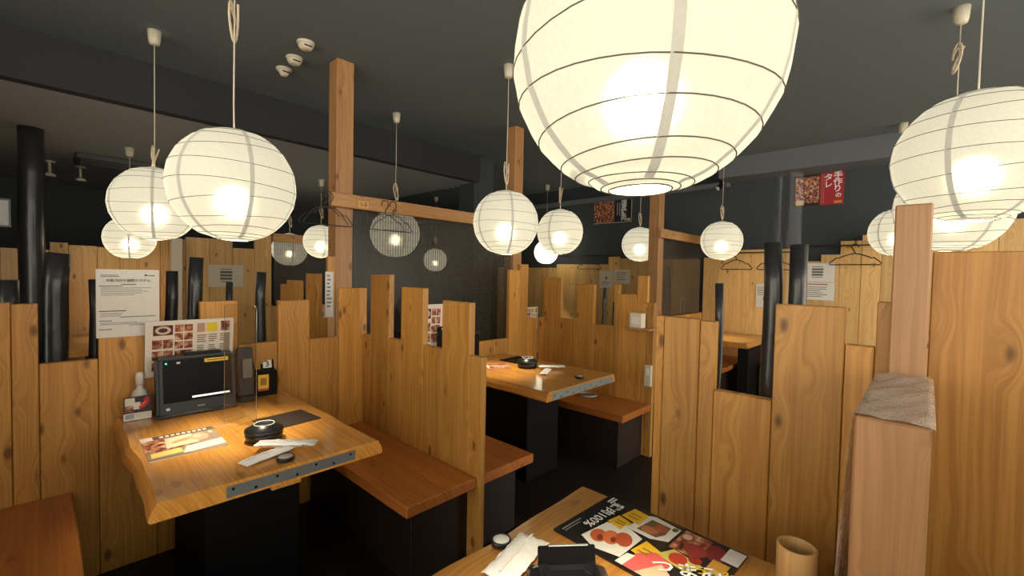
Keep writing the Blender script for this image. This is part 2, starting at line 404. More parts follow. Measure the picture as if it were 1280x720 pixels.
partition('booth_partition', 'tall uneven cedar partition behind the rearmost left booths', 'X', 6.2,
    [(-.75, -.58, 1.9), (-.58, -.42, 1.55), (-.42, -.26, 1.56), (-.26, -.113, 1.568), (-.113, .053, 1.565), (.053, .18, 1.64), (.18, .39, 1.62), (.39, .565, 1.613), (.565, .72, 1.70), (.72, .9, 1.72),
     (.9, 1.13, 1.74), (1.13, 1.36, 1.77), (1.36, 1.60, 1.77), (1.60, 1.84, 1.672), (1.84, 2.04, 1.86), (2.04, 2.28, .95), (2.28, 2.5, .95), (2.5, 2.75, .95), (2.75, 3.0, .95)], CEDAR_P)
partition('booth_partition', 'cedar partition of the booth behind the timber post, with stepped tops', 'Y', 1.47,
    [(3.20, 3.30, 1.06), (3.30, 3.46, 1.05), (3.46, 3.69, 1.393), (3.69, 3.82, 1.03), (3.82, 4.10, 1.33), (4.10, 4.25, 1.29)], CEDAR)

# ---------------------------------------------------------------- timber posts, beams, smoked screens
def post(label, x, y, w, z1, mat=POSTW, z0=0):
    t = thing('timber_post', label, 'post', (x, y, z0))
    obj('shaft', box_me(w, w, z1 - z0, .006), mat, t); return t
post('full-height cedar post carrying the beam with the wooden number plaque', 1.492, 3.13, .128, ZC + .004)
obj('batten', box_me(.055, .03, 1.52, .003), CEDAR, bpy.data.objects['timber_post'], (-.091, -.047, 0))
post('full-height cedar post at the hidden end of the plaque beam', 3.33, 3.13, .128, ZC + .004)
post('slim cedar post beside the partition with the square gap', 4.80, 2.28, .125, ZC + .004)
def beam(label, x0, x1, y, z0, z1, t=.045):
    b = thing('cross_beam', label, 'beam', ((x0 + x1) / 2, y, z0))
    obj('timber', box_me(x1 - x0, t, z1 - z0, .004), BEAMX, b); return b
bm1 = beam('long cedar cross beam with the wooden number plaque and clothes hangers', 1.375, 3.30, 3.045, 1.868, 1.968)
beam('short cedar cross beam above the screen near the red poster', 4.70, 6.16, 2.195, 1.862, 1.964)
beam('cedar cross beam above the rear smoked screen', 2.04, 3.1, 6.17, 1.775, 1.885)
sheet('number_plaque', 'small carved wooden number plaque on the long cross beam', 'plaque', .105, .068, (1.61, 3.0225, 1.905), FACE_Y, wood('plaque_wood', (.62, .34, .11), (.50, .24, .07), 'X', knots=0),
      [(.04, .06, .96, .10, (95, 55, 20)), (.04, .9, .96, .94, (95, 55, 20)), (.04, .06, .07, .94, (95, 55, 20)), (.93, .06, .96, .94, (95, 55, 20))], [('1-5', .5, .48, .042, (90, 50, 18))], t=.006)
def screen(label, x0, x1, y, z0, z1):
    t = thing('smoked_screen', label, 'screen', ((x0 + x1) / 2, y, z0))
    obj('panel', box_me(x1 - x0, .004, z1 - z0, 0), SCREENX, t)
    obj('bottom_rail', box_me(x1 - x0, .012, .014, .002), BLACKM, t, (0, -.002, -.012))
    return t
screen('wide smoked screen with fine vertical stripes hanging from the long beam', 1.56, 3.26, 3.10, .78, 1.872)
screen('smoked striped screen beside the slim post near the red poster', 4.865, 6.165, 2.275, .956, 1.868)
screen('smoked striped screen below the rear cross beam', 2.06, 3.05, 6.19, .955, 1.782)

# ---------------------------------------------------------------- tables and benches
def slab_me(x0, x1, y0, y1, zt, th, live='Y', seed=1, amp=.007):
    """live-edged slab: long sides wave and slope outwards below"""
    rnd = random.Random(seed); n = 18
    ph = [rnd.uniform(0, 6.28) for _ in range(6)]
    def wob(s, k): return amp * (math.sin(s * 5 + ph[k]) * .6 + math.sin(s * 11 + ph[k + 1]) * .4)
    def ring(off, z):
        pts = []
        if live == 'Y':
            for i in range(n + 1):
                y = y0 + (y1 - y0) * i / n; pts.append((x1 + wob(y * 2, 0) + off, y, z))
            for i in range(n + 1):
                y = y1 - (y1 - y0) * i / n; pts.append((x0 + wob(y * 2, 3) - off, y, z))
        else:
            for i in range(n + 1):
                x = x0 + (x1 - x0) * i / n; pts.append((x, y0 - wob(x * 2, 0) - off, z))
            for i in range(n + 1):
                x = x1 - (x1 - x0) * i / n; pts.append((x, y1 - wob(x * 2, 3) + off, z))
        return pts
    rings = [ring(.016, zt - th), ring(.022, zt - th + .008), ring(.013, zt - .022), ring(.001, zt - .002), ring(-.001, zt)]
    vs = [v for r in rings for v in r]; k = len(rings[0]); fs = []
    for a in range(len(rings) - 1):
        for i in range(k): j = (i + 1) % k; fs.append((a * k + i, a * k + j, (a + 1) * k + j, (a + 1) * k + i))
    fs.append(tuple(range(k - 1, -1, -1))); fs.append(tuple(range((len(rings) - 1) * k, len(rings) * k)))
    me = mesh('slab', vs, fs); return me
def table(label, x0, x1, y0, y1, zt=.72, th=.058, live='Y', seed=1, mat=TABLE, base=None, plate=None):
    cx, cy = (x0 + x1) / 2, (y0 + y1) / 2
    t = thing('booth_table', label, 'table', (cx, cy, 0))
    obj('tabletop', slab_me(x0 - cx, x1 - cx, y0 - cy, y1 - cy, zt, th, live, seed), mat, t)
    bx = base or (cx - .17, cx + .17, cy - .18, cy + .28)
    obj('pedestal', box_me(bx[1] - bx[0], bx[3] - bx[2], zt - th - .012, .006), BLACKM, t, ((bx[0] + bx[1]) / 2 - cx, (bx[2] + bx[3]) / 2 - cy, 0))
    obj('top_plate', box_me(bx[1] - bx[0] + .1, bx[3] - bx[2] + .12, .014, .002), BLACKM, t, ((bx[0] + bx[1]) / 2 - cx, (bx[2] + bx[3]) / 2 - cy, zt - th - .013))
    if plate:
        p0, p1, pz0, pz1 = plate
        pl = obj('steel_strip', box_me(p1 - p0, .003, pz1 - pz0, .0008), STEEL, t, ((p0 + p1) / 2 - cx, y0 - cy - .0015, pz0))
        k = int((p1 - p0) / .06)
        hole = lathe_me([(.0048, 0), (.0048, .0008)], 10)
        for i in range(k):
            obj('screw', hole, BLACKM, pl, (-(p1 - p0) / 2 + .02 + i * (p1 - p0 - .04) / (k - 1), -.0014, (.010 if i % 2 else .026)), (PI / 2, 0, 0))
    return t
t1 = table('live-edge wooden table carrying the order tablet, steel strip on its front', .235, .95, 1.64, 2.718, seed=3, base=(.42, .77, 1.98, 2.55), plate=(.405, .85, .671, .709))
obj('hook_bracket', box_me(.10, .02, .016, .002), TABLE, t1, (.0, -.53, .648))
t2 = table('live-edge wooden table below the plain lantern, standing before the low back partition', 2.065, 2.805, 1.625, 2.718, seed=8, base=(2.25, 2.6, 1.95, 2.5), plate=(2.10, 2.79, .665, .712))
ringv = [(.055 * math.cos(a) , .055 * math.sin(a), 0) for a in [2 * PI * i / 20 for i in range(20)]]
obj('pull_ring', tube_me(ringv, .006, 8, True), STEEL, t2, (.02, -.565, .640))
t3 = table('wooden table carrying the colourful food magazine and bamboo cup',   .10, 1.228, .158, .809, live='X', seed=5, mat=TABLEX, base=(.45, .95, .3, .62))
table('small far table seen through the square gap', 5.24, 6.165, 1.42, 1.95, live='X', seed=9, mat=TABLEX, base=(5.5, 6.0, 1.46, 1.58))
table('rear table glimpsed through the gap beside the posted notice', .10, .80, 5.10, 6.195, seed=12)
table('hidden-legged table in the booth behind the tablet partition', .22, .93, 3.22, 4.25, seed=14)
def bench(label, x0, x1, y0, y1, zt=.42, th=.052, base_in=.07, side='L', mat=BENCH, mats=None):
    cx, cy = (x0 + x1) / 2, (y0 + y1) / 2
    t = thing('booth_bench', label, 'bench', (cx, cy, 0))
    obj('seat', box_me(x1 - x0, y1 - y0, th, .005), mat, t, (0, 0, zt - th))
    a, b_ = (x0 + base_in, x1) if side == 'L' else (x0, x1 - base_in)
    obj('base', box_me(b_ - a, y1 - y0 - base_in, zt - th + .002, .003), DARKW, t, ((a + b_) / 2 - cx, base_in / 2, 0))
    return t
bench('red-brown bench facing the table with the order tablet, in front of the stepped partition', 1.052, 1.457, 1.577, 2.724)
bench('red-brown bench on the far side of the stepped partition', 1.489, 1.882, 1.577, 2.724, side='R')
bench('red-brown bench end at the near side of the tablet table beside the blank planks', -.36, .086, 1.45, 2.724, side='R')
bench('red-brown bench below the white switch box', 2.835, 3.272, 1.557, 2.724)
bench('red-brown bench behind the magazine table against the gapped partition', 1.34, 1.742, .10, .80)
bench('far bench under the small table seen through the square gap', 5.12, 6.165, 1.63, 2.2, side='L', mat=BENCH)
bench('far bench below the pale cladding seen through the square gap', 5.75, 6.165, .75, 1.36, side='L', mat=BENCH)

# ---------------------------------------------------------------- black logs standing between the partitions
def log(label, x, y, z0, z1, r, lean=(0, 0), seed=0):
    rnd = random.Random(seed); n = 9
    pts = [(lean[0] * i / n + rnd.uniform(-.005, .005), lean[1] * i / n + rnd.uniform(-.005, .005), (z1 - z0) * i / n) for i in range(n + 1)]
    rs = [r * (1.08 - .18 * i / n) * rnd.uniform(.95, 1.05) for i in range(n + 1)]
    o = obj('charred_log', tube_me(pts, rs, 12), CHAR, None, (x, y, z0))
    return tag(o, label, 'log', 'black logs standing between the partitions')
log('thick black log left of the posted notice', .018, 2.90, 0, 1.474, .048, (.030, 0), 1)
log('black log half hidden behind the posted notice edge', .172, 2.90, 0, 1.355, .026, (.0, 0), 2)
log('tall leaning black log right of the posted notice', .528, 2.90, 0, 1.476, .036, (.048, 0), 3)
log('short black log next to the tall leaning one', .476, 2.96, 0, 1.40, .030, (.0, 0), 4)
log('thin black log in front of the pale taped paper', .735, 2.90, 0, 1.342, .020, (.0, 0), 5)
log('greyish black log behind the acrylic divider', .895, 2.90, 0, 1.402, .030, (.0, 0), 6)
log('black log stub behind the blank planks above the bench end', -.10, 2.90, 0, 1.35, .036, (0, 0), 7)
log('black log at one side of the square gap', 1.96, .640, 0, 1.40, .018, (0, 0), 8)
log('broad black log under the hanging vinyl', 1.98, .449, 0, 1.565, .036, (0, 0), 9)
log('broad black log beside the two taped notices', 1.98, .366, 0, 1.555, .034, (0, 0), 10)
log('thin leaning black log in the far partition gap', 3.36, 2.10, 0, 1.32, .016, (0, -.05), 11)
log('thin upright black log in the far partition gap', 3.36, 1.95, 0, 1.20, .014, (0, 0), 12)
log('black log standing behind the screen near the red poster', 5.62, 2.50, 0, 1.56, .05, (0, 0), 13)
pil = obj('black_column', tube_me([(0, 0, 0), (.004, 0, .9), (-.004, 0, 1.7), (.003, 0, 2.2), (0, 0, ZS + .003)], [.088, .086, .084, .082, .082], 20), CHAR, None, (-.055, 5.62, 0))
tag(pil, 'glossy black round column rising to the dropped ceiling', 'column')

# ---------------------------------------------------------------- paper lanterns
LAT = [-.955, -.92, -.865, -.78, -.60, -.33, -.02, .30, .58, .78, .88, .935]
def lantern_shade(seed):
    rnd = random.Random(seed); seg = 40
    vs, fs = [], []
    rows = []
    lats = [-.972] + LAT + [.985]
    for i in range(len(lats) - 1):
        rows.append((lats[i], 1.0)); rows.append(((lats[i] + lats[i + 1]) / 2, .992))
    rows.append((lats[-1], 1.0))
    ph = [rnd.uniform(0, 6.28) for _ in rows]
    for k, (s, q) in enumerate(rows):
        r0 = math.sqrt(max(0, 1 - s * s)) * q
        tilt = .055 * (1 - abs(s)) ** .7
        for i in range(seg):
            a = 2 * PI * i / seg; z = s * (.985 if q == 1 else .98) + tilt * math.sin(a + ph[k // 2]) + tilt * .5 * math.sin(2 * a + ph[k // 2] * 2)
            rr = math.sqrt(max(.02, 1 - z * z)) * q if abs(s) < .9 else r0
            vs.append((rr * math.cos(a), rr * math.sin(a), z))
    for k in range(len(rows) - 1):
        for i in range(seg):
            j = (i + 1) % seg; fs.append((k * seg + i, k * seg + j, (k + 1) * seg + j, (k + 1) * seg + i))
    me = mesh('shade', vs, fs, True)
    hoops = [[vs[k * seg + i] for i in range(seg)] for k in range(2, len(rows) - 2, 2)]
    ends = [[vs[i] for i in range(seg)], [vs[(len(rows) - 1) * seg + i] for i in range(seg)]]
    return me, hoops, ends, rows, vs, seg
SH = [lantern_shade(s) for s in (11, 23)]
for sh in SH: sh[0].materials.append(LPAPER)
def seam_me(sh, a0, w=.07):
    _, _, _, rows, vs, seg = sh; vv, ff = [], []
    i0 = a0
    for k in range(2, len(rows) - 2):
        p = Vector(vs[k * seg + i0]); q = Vector(vs[k * seg + (i0 + 1) % seg]); d = (q - p).normalized()
        c = p * 1.004
        vv += [c - d * w / 2, c + d * w / 2]
    for k in range(len(vv) // 2 - 1): ff.append((2 * k, 2 * k + 1, 2 * k + 3, 2 * k + 2))
    me = mesh('seam', vv, ff, True); me.materials.append(LSEAM); return me
SEAMS = [[seam_me(sh, int(k * 40 / 6 + 3) % 40) for k in range(6)] for sh in SH]
def hoop_me(pts, r):
    me = tube_me([Vector(p) * 1.003 for p in pts], r, 5, True); me.materials.append(WIRE); return me
HOOPS = {}
def lantern(label, x, y, z, D=.46, zc=ZC, rotz=0., kind=0, detail=True, knot=.16, knot_style=0, bulb=1.0, shade=None):
    t = thing('paper_lantern', label, 'lantern', (x, y, z - D / 2), rotz, 'round paper lanterns')
    R = D / 2; sh = SH[kind]
    me0 = sh[0]
    if shade: me0 = me0.copy(); me0.materials.clear(); me0.materials.append(shade)
    s = obj('paper_shade', me0, None, t, (0, 0, R)); s.scale = (R, R, R)
    for me in SEAMS[kind] if detail else SEAMS[kind][::2]:
        o = obj('seam', me, None, t, (0, 0, R)); o.scale = (R, R, R)
    th = .0011 / R if detail else .0016 / R
    key = (kind, round(th, 4), detail)
    if key not in HOOPS:
        HOOPS[key] = [hoop_me(p, th) for p in sh[1]] if detail else None
        if not detail:
            me = join_me([tube_data([Vector(q) * 1.003 for q in p], th, 4, True) for p in sh[1]]); me.materials.append(WIRE); HOOPS[key] = [me]
        HOOPS[key] += [hoop_me(p, th * 1.5) for p in sh[2]]
    for k, me in enumerate(HOOPS[key]):
        nm = 'end_ring' if k >= len(HOOPS[key]) - 2 else ('rib' if detail else 'wire_frame')
        o = obj(nm, me, None, t, (0, 0, R)); o.scale = (R, R, R)
    zt = zc - (z - R)
    obj('cord', tube_me([(0, 0, R * 1.3), (.002, 0, R * 1.6), (-.001, .002, D + .1), (.001, 0, (D + zt) / 2), (0, 0, zt - .02)], .0032, 6), CREAM, t)
    obj('canopy', lathe_me([(.016, zt - .088), (.027, zt - .084), (.032, zt - .06), (.037, zt + .003)], 20), CREAM, t)
    obj('lamp_holder', lathe_me([(.016, R * 1.22), (.018, R * 1.26), (.018, R * 1.26 + .07), (.006, R * 1.26 + .08)], 14), CREAM, t)
    obj('bulb', lathe_me([(.004, R * .93), (.020, R * .945), (.029, R * 1.01), (.027, R * 1.09), (.016, R * 1.19), (.015, R * 1.23)], 16), BULBM, t)
    kz = D + knot
    kp = []
    for i in range(40):
        u = i / 39; a = u * 6 * PI
        if knot_style == 0: kp.append((.020 * math.cos(a) + .006, .016 * math.sin(a * .5), kz + .085 * math.sin(u * 5 * PI) * (1 - .4 * u)))
        else: kp.append((.010 * math.cos(a), .010 * math.sin(a), kz - .05 + .1 * u))
    obj('cord_knot', tube_me(kp, .0048, 6), CORDM, t)
    ld = bpy.data.lights.new('lantern_bulb', 'POINT'); ld.energy = BULB * bulb; ld.color = (1, .87, .62); ld.shadow_soft_size = .03
    lo = bpy.data.objects.new('bulb_light', ld); C.objects.link(lo); lo.parent = t; lo.location = (0, 0, R * .93 - .036)
    return t
BULBM = plain('bulb_glass', (.8, .78, .7), .3)
lantern('big paper lantern right above the magazine table', .73, .38, 1.795, .46, rotz=.2, kind=0)
lantern('paper lantern hanging above the order tablet table', .555, 2.13, 1.765, .47, rotz=1.1, kind=1, knot=.44)
lantern('paper lantern half hidden behind the one over the order tablet', .50, 3.62, 1.82, .47, rotz=2.0, kind=0, knot=.05, knot_style=0)
lantern('small rear paper lantern touching the one behind the tablet lantern', .60, 5.75, 1.70, .42, ZS, detail=False, kind=1)
lantern('paper lantern hanging behind the plaque beam post', 2.47, 5.72, 1.79, .43, ZS, detail=False)
lantern('dim paper lantern below the rear cross beam', 2.37, 6.50, 1.70, .46, ZS, detail=False, kind=1, bulb=.3)
lantern('paper lantern seen through the wide smoked screen behind the hangers', 2.30, 3.70, 1.785, .46, detail=False, kind=0, bulb=.3)
lantern('smallest paper lantern seen deep through the wide smoked screen', 5.35, 7.14, 1.672, .46, detail=False, kind=1, bulb=.3)
lantern('paper lantern hanging over the table before the low back partition', 2.30, 2.24, 1.79, .47, rotz=.5, kind=1, knot=.12)
lantern('paper lantern beside the one over the middle table, above the far partition gap', 3.587, 2.728, 1.857, .46, rotz=.8, kind=0, detail=False, knot=.14)
lantern('bright little lantern behind the one over the far partition gap', 5.75, 4.65, 1.80, .40, detail=False, kind=1, bulb=3, shade=LBRIGHT)
lantern('paper lantern partly behind the slim post', 5.30, 2.74, 1.84, .45, detail=False, kind=0, knot=.10)
lantern('paper lantern between the slim post and the hanging vinyl', 5.47, 1.79, 1.864, .46, detail=False, kind=1, knot=.10)
lantern('large paper lantern above the wide plank beside the tall squared post', 2.30, -.105, 1.872, .47, rotz=.3, kind=1, knot=.5)
lantern('paper lantern overlapped by the large one above the wide plank', 3.42, -.075, 1.838, .50, rotz=1.3, kind=0, detail=False, knot=.55)
lantern('paper lantern cut by the tall squared post', 5.55, .23, 1.89, .46, detail=False, kind=1, knot=.16)

# ---------------------------------------------------------------- smoke detectors and ceiling fittings
for lb, x, y, c in (('round smoke detector with a vent slit nearest the timber post', 1.197, 3.028, 0), ('middle round smoke detector of the ceiling row', 1.229, 3.302, 0), ('bowl shaped smoke detector at the end of the ceiling row', 1.245, 3.543, 1)):
    t = thing('smoke_detector', lb, 'smoke detector', (x, y, ZC - .05), 0, 'smoke detectors on the ceiling')
    obj('base', lathe_me([(.050, .036), (.054, .040), (.054, .053)], 24), CREAM, t)
    obj('head', lathe_me([(.022, 0), (.036, .006), (.046, .022), (.048, .037)] if not c else [(.020, -.005), (.028, .006), (.040, .030), (.046, .037)], 24), CREAM, t)
    obj('vent_slit', box_me(.05, .004, .008, .001), BLACKM, t, (0, -.044, .012), (0, 0, 0))
def spotlight(label, x, y, z):
    t = thing('ceiling_spotlight', label, 'spotlight', (x, y, z - .17))
    obj('mount', lathe_me([(.045, .15), (.045, .172)], 16), CREAM, t); obj('stem', lathe_me([(.012, .03), (.012, .152)], 10), CREAM, t)
    obj('head', lathe_me([(.050, 0), (.052, .012), (.030, .035)], 16), CREAM, t)
spotlight('small white ceiling fitting left of the paper lanterns', .32, 7.3, ZS)
spotlight('small white ceiling fitting beside the glossy black column', .07, 7.2, ZS)
sp_ = thing('wall_spotlight', 'small black spotlight with a pale lens at the end of the cable duct', 'spotlight', (5.98, 1.99, 2.60))
obj('bracket', box_me(.03, .03, .08, .003), BLACKM, sp_, (0, 0, .02)); obj('lamp_head', lathe_me([(.030, -.05), (.034, -.04), (.036, .03), (.02, .045)], 16), BLACKM, sp_, (0, 0, 0), (.5, .9, 0)); obj('lens', lathe_me([(.028, -.053), (.028, -.049)], 16), PAPER, sp_, (0, 0, 0), (.5, .9, 0))
pp = thing('timber_post', 'pale short post in front of the rear partition above the black logs', 'post', (1.02, 6.08, 0))
obj('shaft', box_me(.10, .10, 1.74, .004), plain('wood_painted_lit', (.74, .66, .54), .6), pp)  # wooden post standing in light; that light is put into the pale colour
ac = thing('ceiling_vent', 'dark flat ceiling vent near the left canopies', 'vent', (.62, 6.6, ZS - .06))
obj('housing', box_me(.75, .45, .062, .01), plain('dark_grey_metal', (.05, .055, .06), .5), ac)
for i in range(4): obj('slat', box_me(.66, .03, .006, .001), SOFF, ac, (0, -.16 + i * .1, -.006))
ac = thing('ceiling_vent', 'pale slatted ceiling vent seen above the long beam', 'vent', (4.55, 5.9, ZC - .03))
obj('housing', box_me(.7, .7, .032, .01), SOFF, ac)
for i in range(4): obj('slat', box_me(.6, .05, .006, .001), PAPERO, ac, (0, -.24 + i * .16, -.006))

# ---------------------------------------------------------------- clothes hangers
def hanger(label, x, y, z, rotz, w=.40, r=.0032):
    t = thing('clothes_hanger', label, 'hanger', (x, y, z), rotz, 'dark clothes hangers')
    h = w / 2
    obj('hook', tube_me([(.028 * math.cos(a) , 0, .0 + .028 * math.sin(a)) for a in [PI * 1.15 - PI * 1.15 * i / 10 for i in range(11)]] + [(.026, 0, -.02), (.006, 0, -.045), (0, 0, -.075)], r, 6), HANG, t)
    pts = [(0, 0, -.075), (-.05, 0, -.085), (-h * .55, 0, -.115), (-h * .62, 0, -.128), (-h * .70, 0, -.120), (-h * .93, 0, -.165), (-h, 0, -.185), (-h * .95, 0, -.198),
           (0, 0, -.196), (h * .95, 0, -.198), (h, 0, -.185), (h * .93, 0, -.165), (h * .70, 0, -.120), (h * .62, 0, -.128), (h * .55, 0, -.115), (.05, 0, -.085)]
    obj('frame', tube_me(pts, r, 6, True), HANG, t)
hanger('dark hanger hooked on the beam end beside the post, outermost', 1.325, 3.017, 1.930, 0, .34)
hanger('dark hanger hooked on the beam right at the post face', 1.352, 3.008, 1.930, 0, .34)
hanger('dark hanger hooked mid-beam in front of the screened lantern', 1.785, 3.017, 1.930, 0, .34)
hanger('second dark hanger hooked mid-beam beside its twin', 1.850, 3.008, 1.930, 0, .34)
def rail(label, y0, y1, z, x=6.08):
    t = thing('hanger_rail', label, 'rail', (x, (y0 + y1) / 2, z))
    obj('bar', tube_me([(0, y0 - (y0 + y1) / 2, 0), (0, (y1 - y0) / 2, 0)], .008, 8), HANG, t)
    for s in (-1, 1): obj('bracket', box_me(.10, .02, .02, .002), HANG, t, (.045, s * (y1 - y0) / 2 * .8, -.01))
rail('dark hanger rail on the cladding beside the two taped notices', .30, 1.05, 1.8135)
rail('dark hanger rail on the cladding beyond the hanging vinyl', 1.15, 2.05, 1.7535)
rail('dark hanger rail on the cladding below the black and brown poster', 3.6, 4.6, 1.7435)
hanger('dark hanger above the two taped notices on the cladding', 6.08, .60, 1.80, PI / 2 - .1, .46, .006)
hanger('dark hanger on the rail beyond the vinyl, near the lantern', 6.08, 1.80, 1.74, PI / 2 - .1, .38, .006)
hanger('dark hanger on the rail beyond the vinyl, near the thick logs', 6.08, 1.37, 1.74, PI / 2 + .1, .38, .006)
hanger('dark hanger below the black and brown poster', 6.08, 4.02, 1.73, PI / 2, .46, .006)

# ---------------------------------------------------------------- notices, posters, papers
K = (60, 60, 60); G = (120, 118, 112)
pr = lines(.885, .925, 2, .07, .36, G, .5, .1) + [(.76, .905, .80, .93, (40, 40, 40)), (.81, .905, .93, .92, G)] \
    + lines(.765, .79, 1, .38, .62, G, .6, 0) + lines(.745, .765, 1, .04, .40, K, .5, 0) + lines(.61, .74, 5, .07, .86, G, .28, .35) \
    + lines(.375, .40, 1, .04, .46, K, .5, 0) + lines(.30, .365, 3, .06, .5, G, .3, .3) + lines(.28, .31, 1, .36, .94, G, .4, 0) \
    + lines(.235, .255, 1, .04, .24, K, .5, 0) + lines(.18, .225, 2, .06, .74, G, .32, .2) + lines(.16, .18, 1, .5, .86, G, .4, 0) + lines(.11, .13, 1, .04, .24, K, .5, 0)
sheet('posted_notice', 'white printed notice taped to the plank above the spray bottle', 'notice', .224, .312, (.277, 2.716, 1.249), FACE_Y, PAPER, pr, [('大阪コロナ追跡システム', .5, .835, .0145, K)], t=.0015)
mp = [(.03, .03, .97, .96, (235, 222, 205)), (.08, .74, .29, .92, (70, 20, 20)), ('ell', .185, .83, .085, .075, 0, (215, 190, 165)), ('ell', .185, .83, .05, .04, 0, (70, 36, 26))]
for i in range(2):
    for j in range(3): mp.append((.31 + .105 * i, .48 + .155 * (2 - j), .405 + .105 * i, .61 + .155 * (2 - j), 'food'))
for i in range(2):
    for j in range(3): mp.append((.07 + .115 * i, .10 + .20 * j, .175 + .115 * i, .26 + .20 * j, 'food'))
mp += [(.31, .28, .52, .45, 'food'), (.67, .76, .80, .93, (230, 205, 40)), (.84, .76, .95, .95, 'food')]
for i in range(3):
    for j in range(3): mp += lines(.16 + .2 * j, .32 + .2 * j, 4, .56 + .135 * i, .675 + .135 * i, (130, 100, 85), .45, .4)
mp += [(.56, .76, .65, .93, (190, 150, 130)), (.88, .1, .955, .72, (150, 140, 120))]
sheet('menu_board', 'laminated photo menu standing behind the order tablet', 'menu', .363, .272, (.512, 2.685, 1.026), (PI / 2 + .10, 0, 0), PAPER, mp, t=.004)
# pale taped paper in the rear, papers on the cladding
bpn = [(.34, .22, .66, .26, G), (.34, .78, .66, .82, G)] + lines(.30, .74, 3, .33, .68, (105, 100, 92), .7, .05)
sheet('taped_paper', 'pale landscape paper taped to the rear partition behind the thin log', 'notice', .37, .265, (1.53, 6.193, 1.33), FACE_Y, PAPERO, bpn, t=.002)
sheet('taped_paper', 'upper of the two papers taped to the cladding, with a grey stamp', 'notice', .325, .215, (6.160, .945, 1.515), FACE_X, PAPER, bpn, t=.002)
sheet('taped_paper', 'lower of the two papers taped to the cladding, with a red heading', 'notice', .325, .205, (6.160, .940, 1.298), FACE_X, PAPER,
      [(.2, .86, .8, .92, (190, 90, 80))] + lines(.15, .78, 6, .1, .9, G, .35, .4), t=.002)
sheet('taped_paper', 'white paper on the cladding left of the broad black log', 'notice', .15, .29, (6.160, 1.505, 1.22), FACE_X, PAPER, lines(.5, .9, 5, .1, .85, G, .35, .4) + [(.55, .3, .9, .46, K)], t=.002)
sheet('taped_paper', 'portrait paper with a round mark on the far cladding', 'notice', .25, .27, (6.160, 3.74, 1.37), FACE_X, PAPERO, lines(.15, .4, 3, .15, .85, G, .3, .3) + [(.42, .5, .58, .66, G)], t=.002)
sheet('taped_paper', 'landscape paper with lines on the far cladding', 'notice', .27, .22, (6.160, 3.46, 1.42), FACE_X, PAPERO, lines(.2, .85, 4, .12, .88, G, .3, .3), t=.002)
sheet('price_tag', 'small yellow tag on the cladding beside the taped papers', 'tag', .12, .06, (6.160, .66, 1.80), FACE_X, plain('yellow_tag', srgb(225, 180, 60), .6), [], [('3-8', .5, .5, .04, (120, 80, 20))], t=.004)
sheet('long_notice', 'narrow white notice hanging at the timber post behind the planks', 'notice', .058, .32, (1.384, 3.066, 1.252), FACE_Y, PAPER, lines(.2, .95, 9, .2, .8, G, .4, .5), t=.002)
# posters on the black wall
po = sheet('wall_poster', 'red and brown poster with white Japanese lettering on the black wall', 'poster', .49, .37, (6.245, .985, 2.485), FACE_X, plain('poster_brown', srgb(70, 32, 30), .5),
      [(0, 0, .54, 1, (48, 26, 26)), (.04, .1, .52, .92, 'food'), (.54, 0, 1, 1, (165, 32, 42)), (.57, .06, .58, .95, (200, 120, 110)), (.61, .06, .62, .95, (200, 120, 110)), (.06, .04, .22, .20, (215, 190, 150)), (.82, .04, .97, .11, (215, 130, 60))],
      [('手', .88, .88, .088, (245, 235, 230)), ('作', .88, .68, .088, (245, 235, 230)), ('り', .88, .47, .088, (245, 235, 230)), ('の', .90, .27, .062, (245, 235, 230)), ('タ', .70, .84, .085, (245, 235, 230)), ('レ', .70, .62, .085, (245, 235, 230))], t=.006)
po = sheet('wall_poster', 'black poster with a photo of meat and white vertical lettering', 'poster', .68, .37, (6.245, 3.71, 2.455), FACE_X, plain('poster_black', (.012, .013, .015), .5),
      [(0, .04, .55, .96, 'food'), (0, 0, 1, .025, (190, 185, 170)), (.985, 0, 1, 1, (190, 185, 170)), (0, .975, 1, 1, (190, 185, 170)), (.62, .3, .64, .85, (180, 180, 175)), (.68, .3, .70, .85, (180, 180, 175)), (.88, .06, .96, .16, (210, 190, 150))],
      [('国', .80, .84, .10, (235, 235, 230)), ('産', .80, .62, .10, (235, 235, 230)), ('鶏', .80, .40, .10, (235, 235, 230)), ('肉', .80, .18, .10, (235, 235, 230))], t=.006)
sheet('framed_picture', 'small white framed picture beside the glossy black column', 'picture', .20, .23, (-.27, 5.5, 1.835), FACE_Y, BLACK, [(.06, .06, .94, .94, (205, 205, 200)), (.35, .3, .7, .42, K), (.45, .5, .6, .62, K)], t=.012)
# switch box and small box on the far partition
sb = thing('switch_box', 'white switch box low on the far partition end', 'switch', (3.252, 1.575, .565))
obj('casing', box_me(.03, .055, .165, .004), CREAM, sb); obj('button', box_me(.006, .026, .05, .002), PAPER, sb, (-.016, 0, .09))
sb = thing('shelf_box', 'small pale box on the little shelf of the far partition', 'box', (3.205, 1.655, 1.022))
obj('body', box_me(.07, .10, .115, .003), PAPERO, sb); obj('front_label', box_me(.004, .06, .06, 0), PAPER, sb, (-.036, 0, .03))
sh = thing('little_shelf', 'little wooden shelf under the pale box on the far partition', 'shelf', (3.222, 1.645, 1.005))
obj('board', box_me(.098, .21, .016, .002), POSTW, sh)

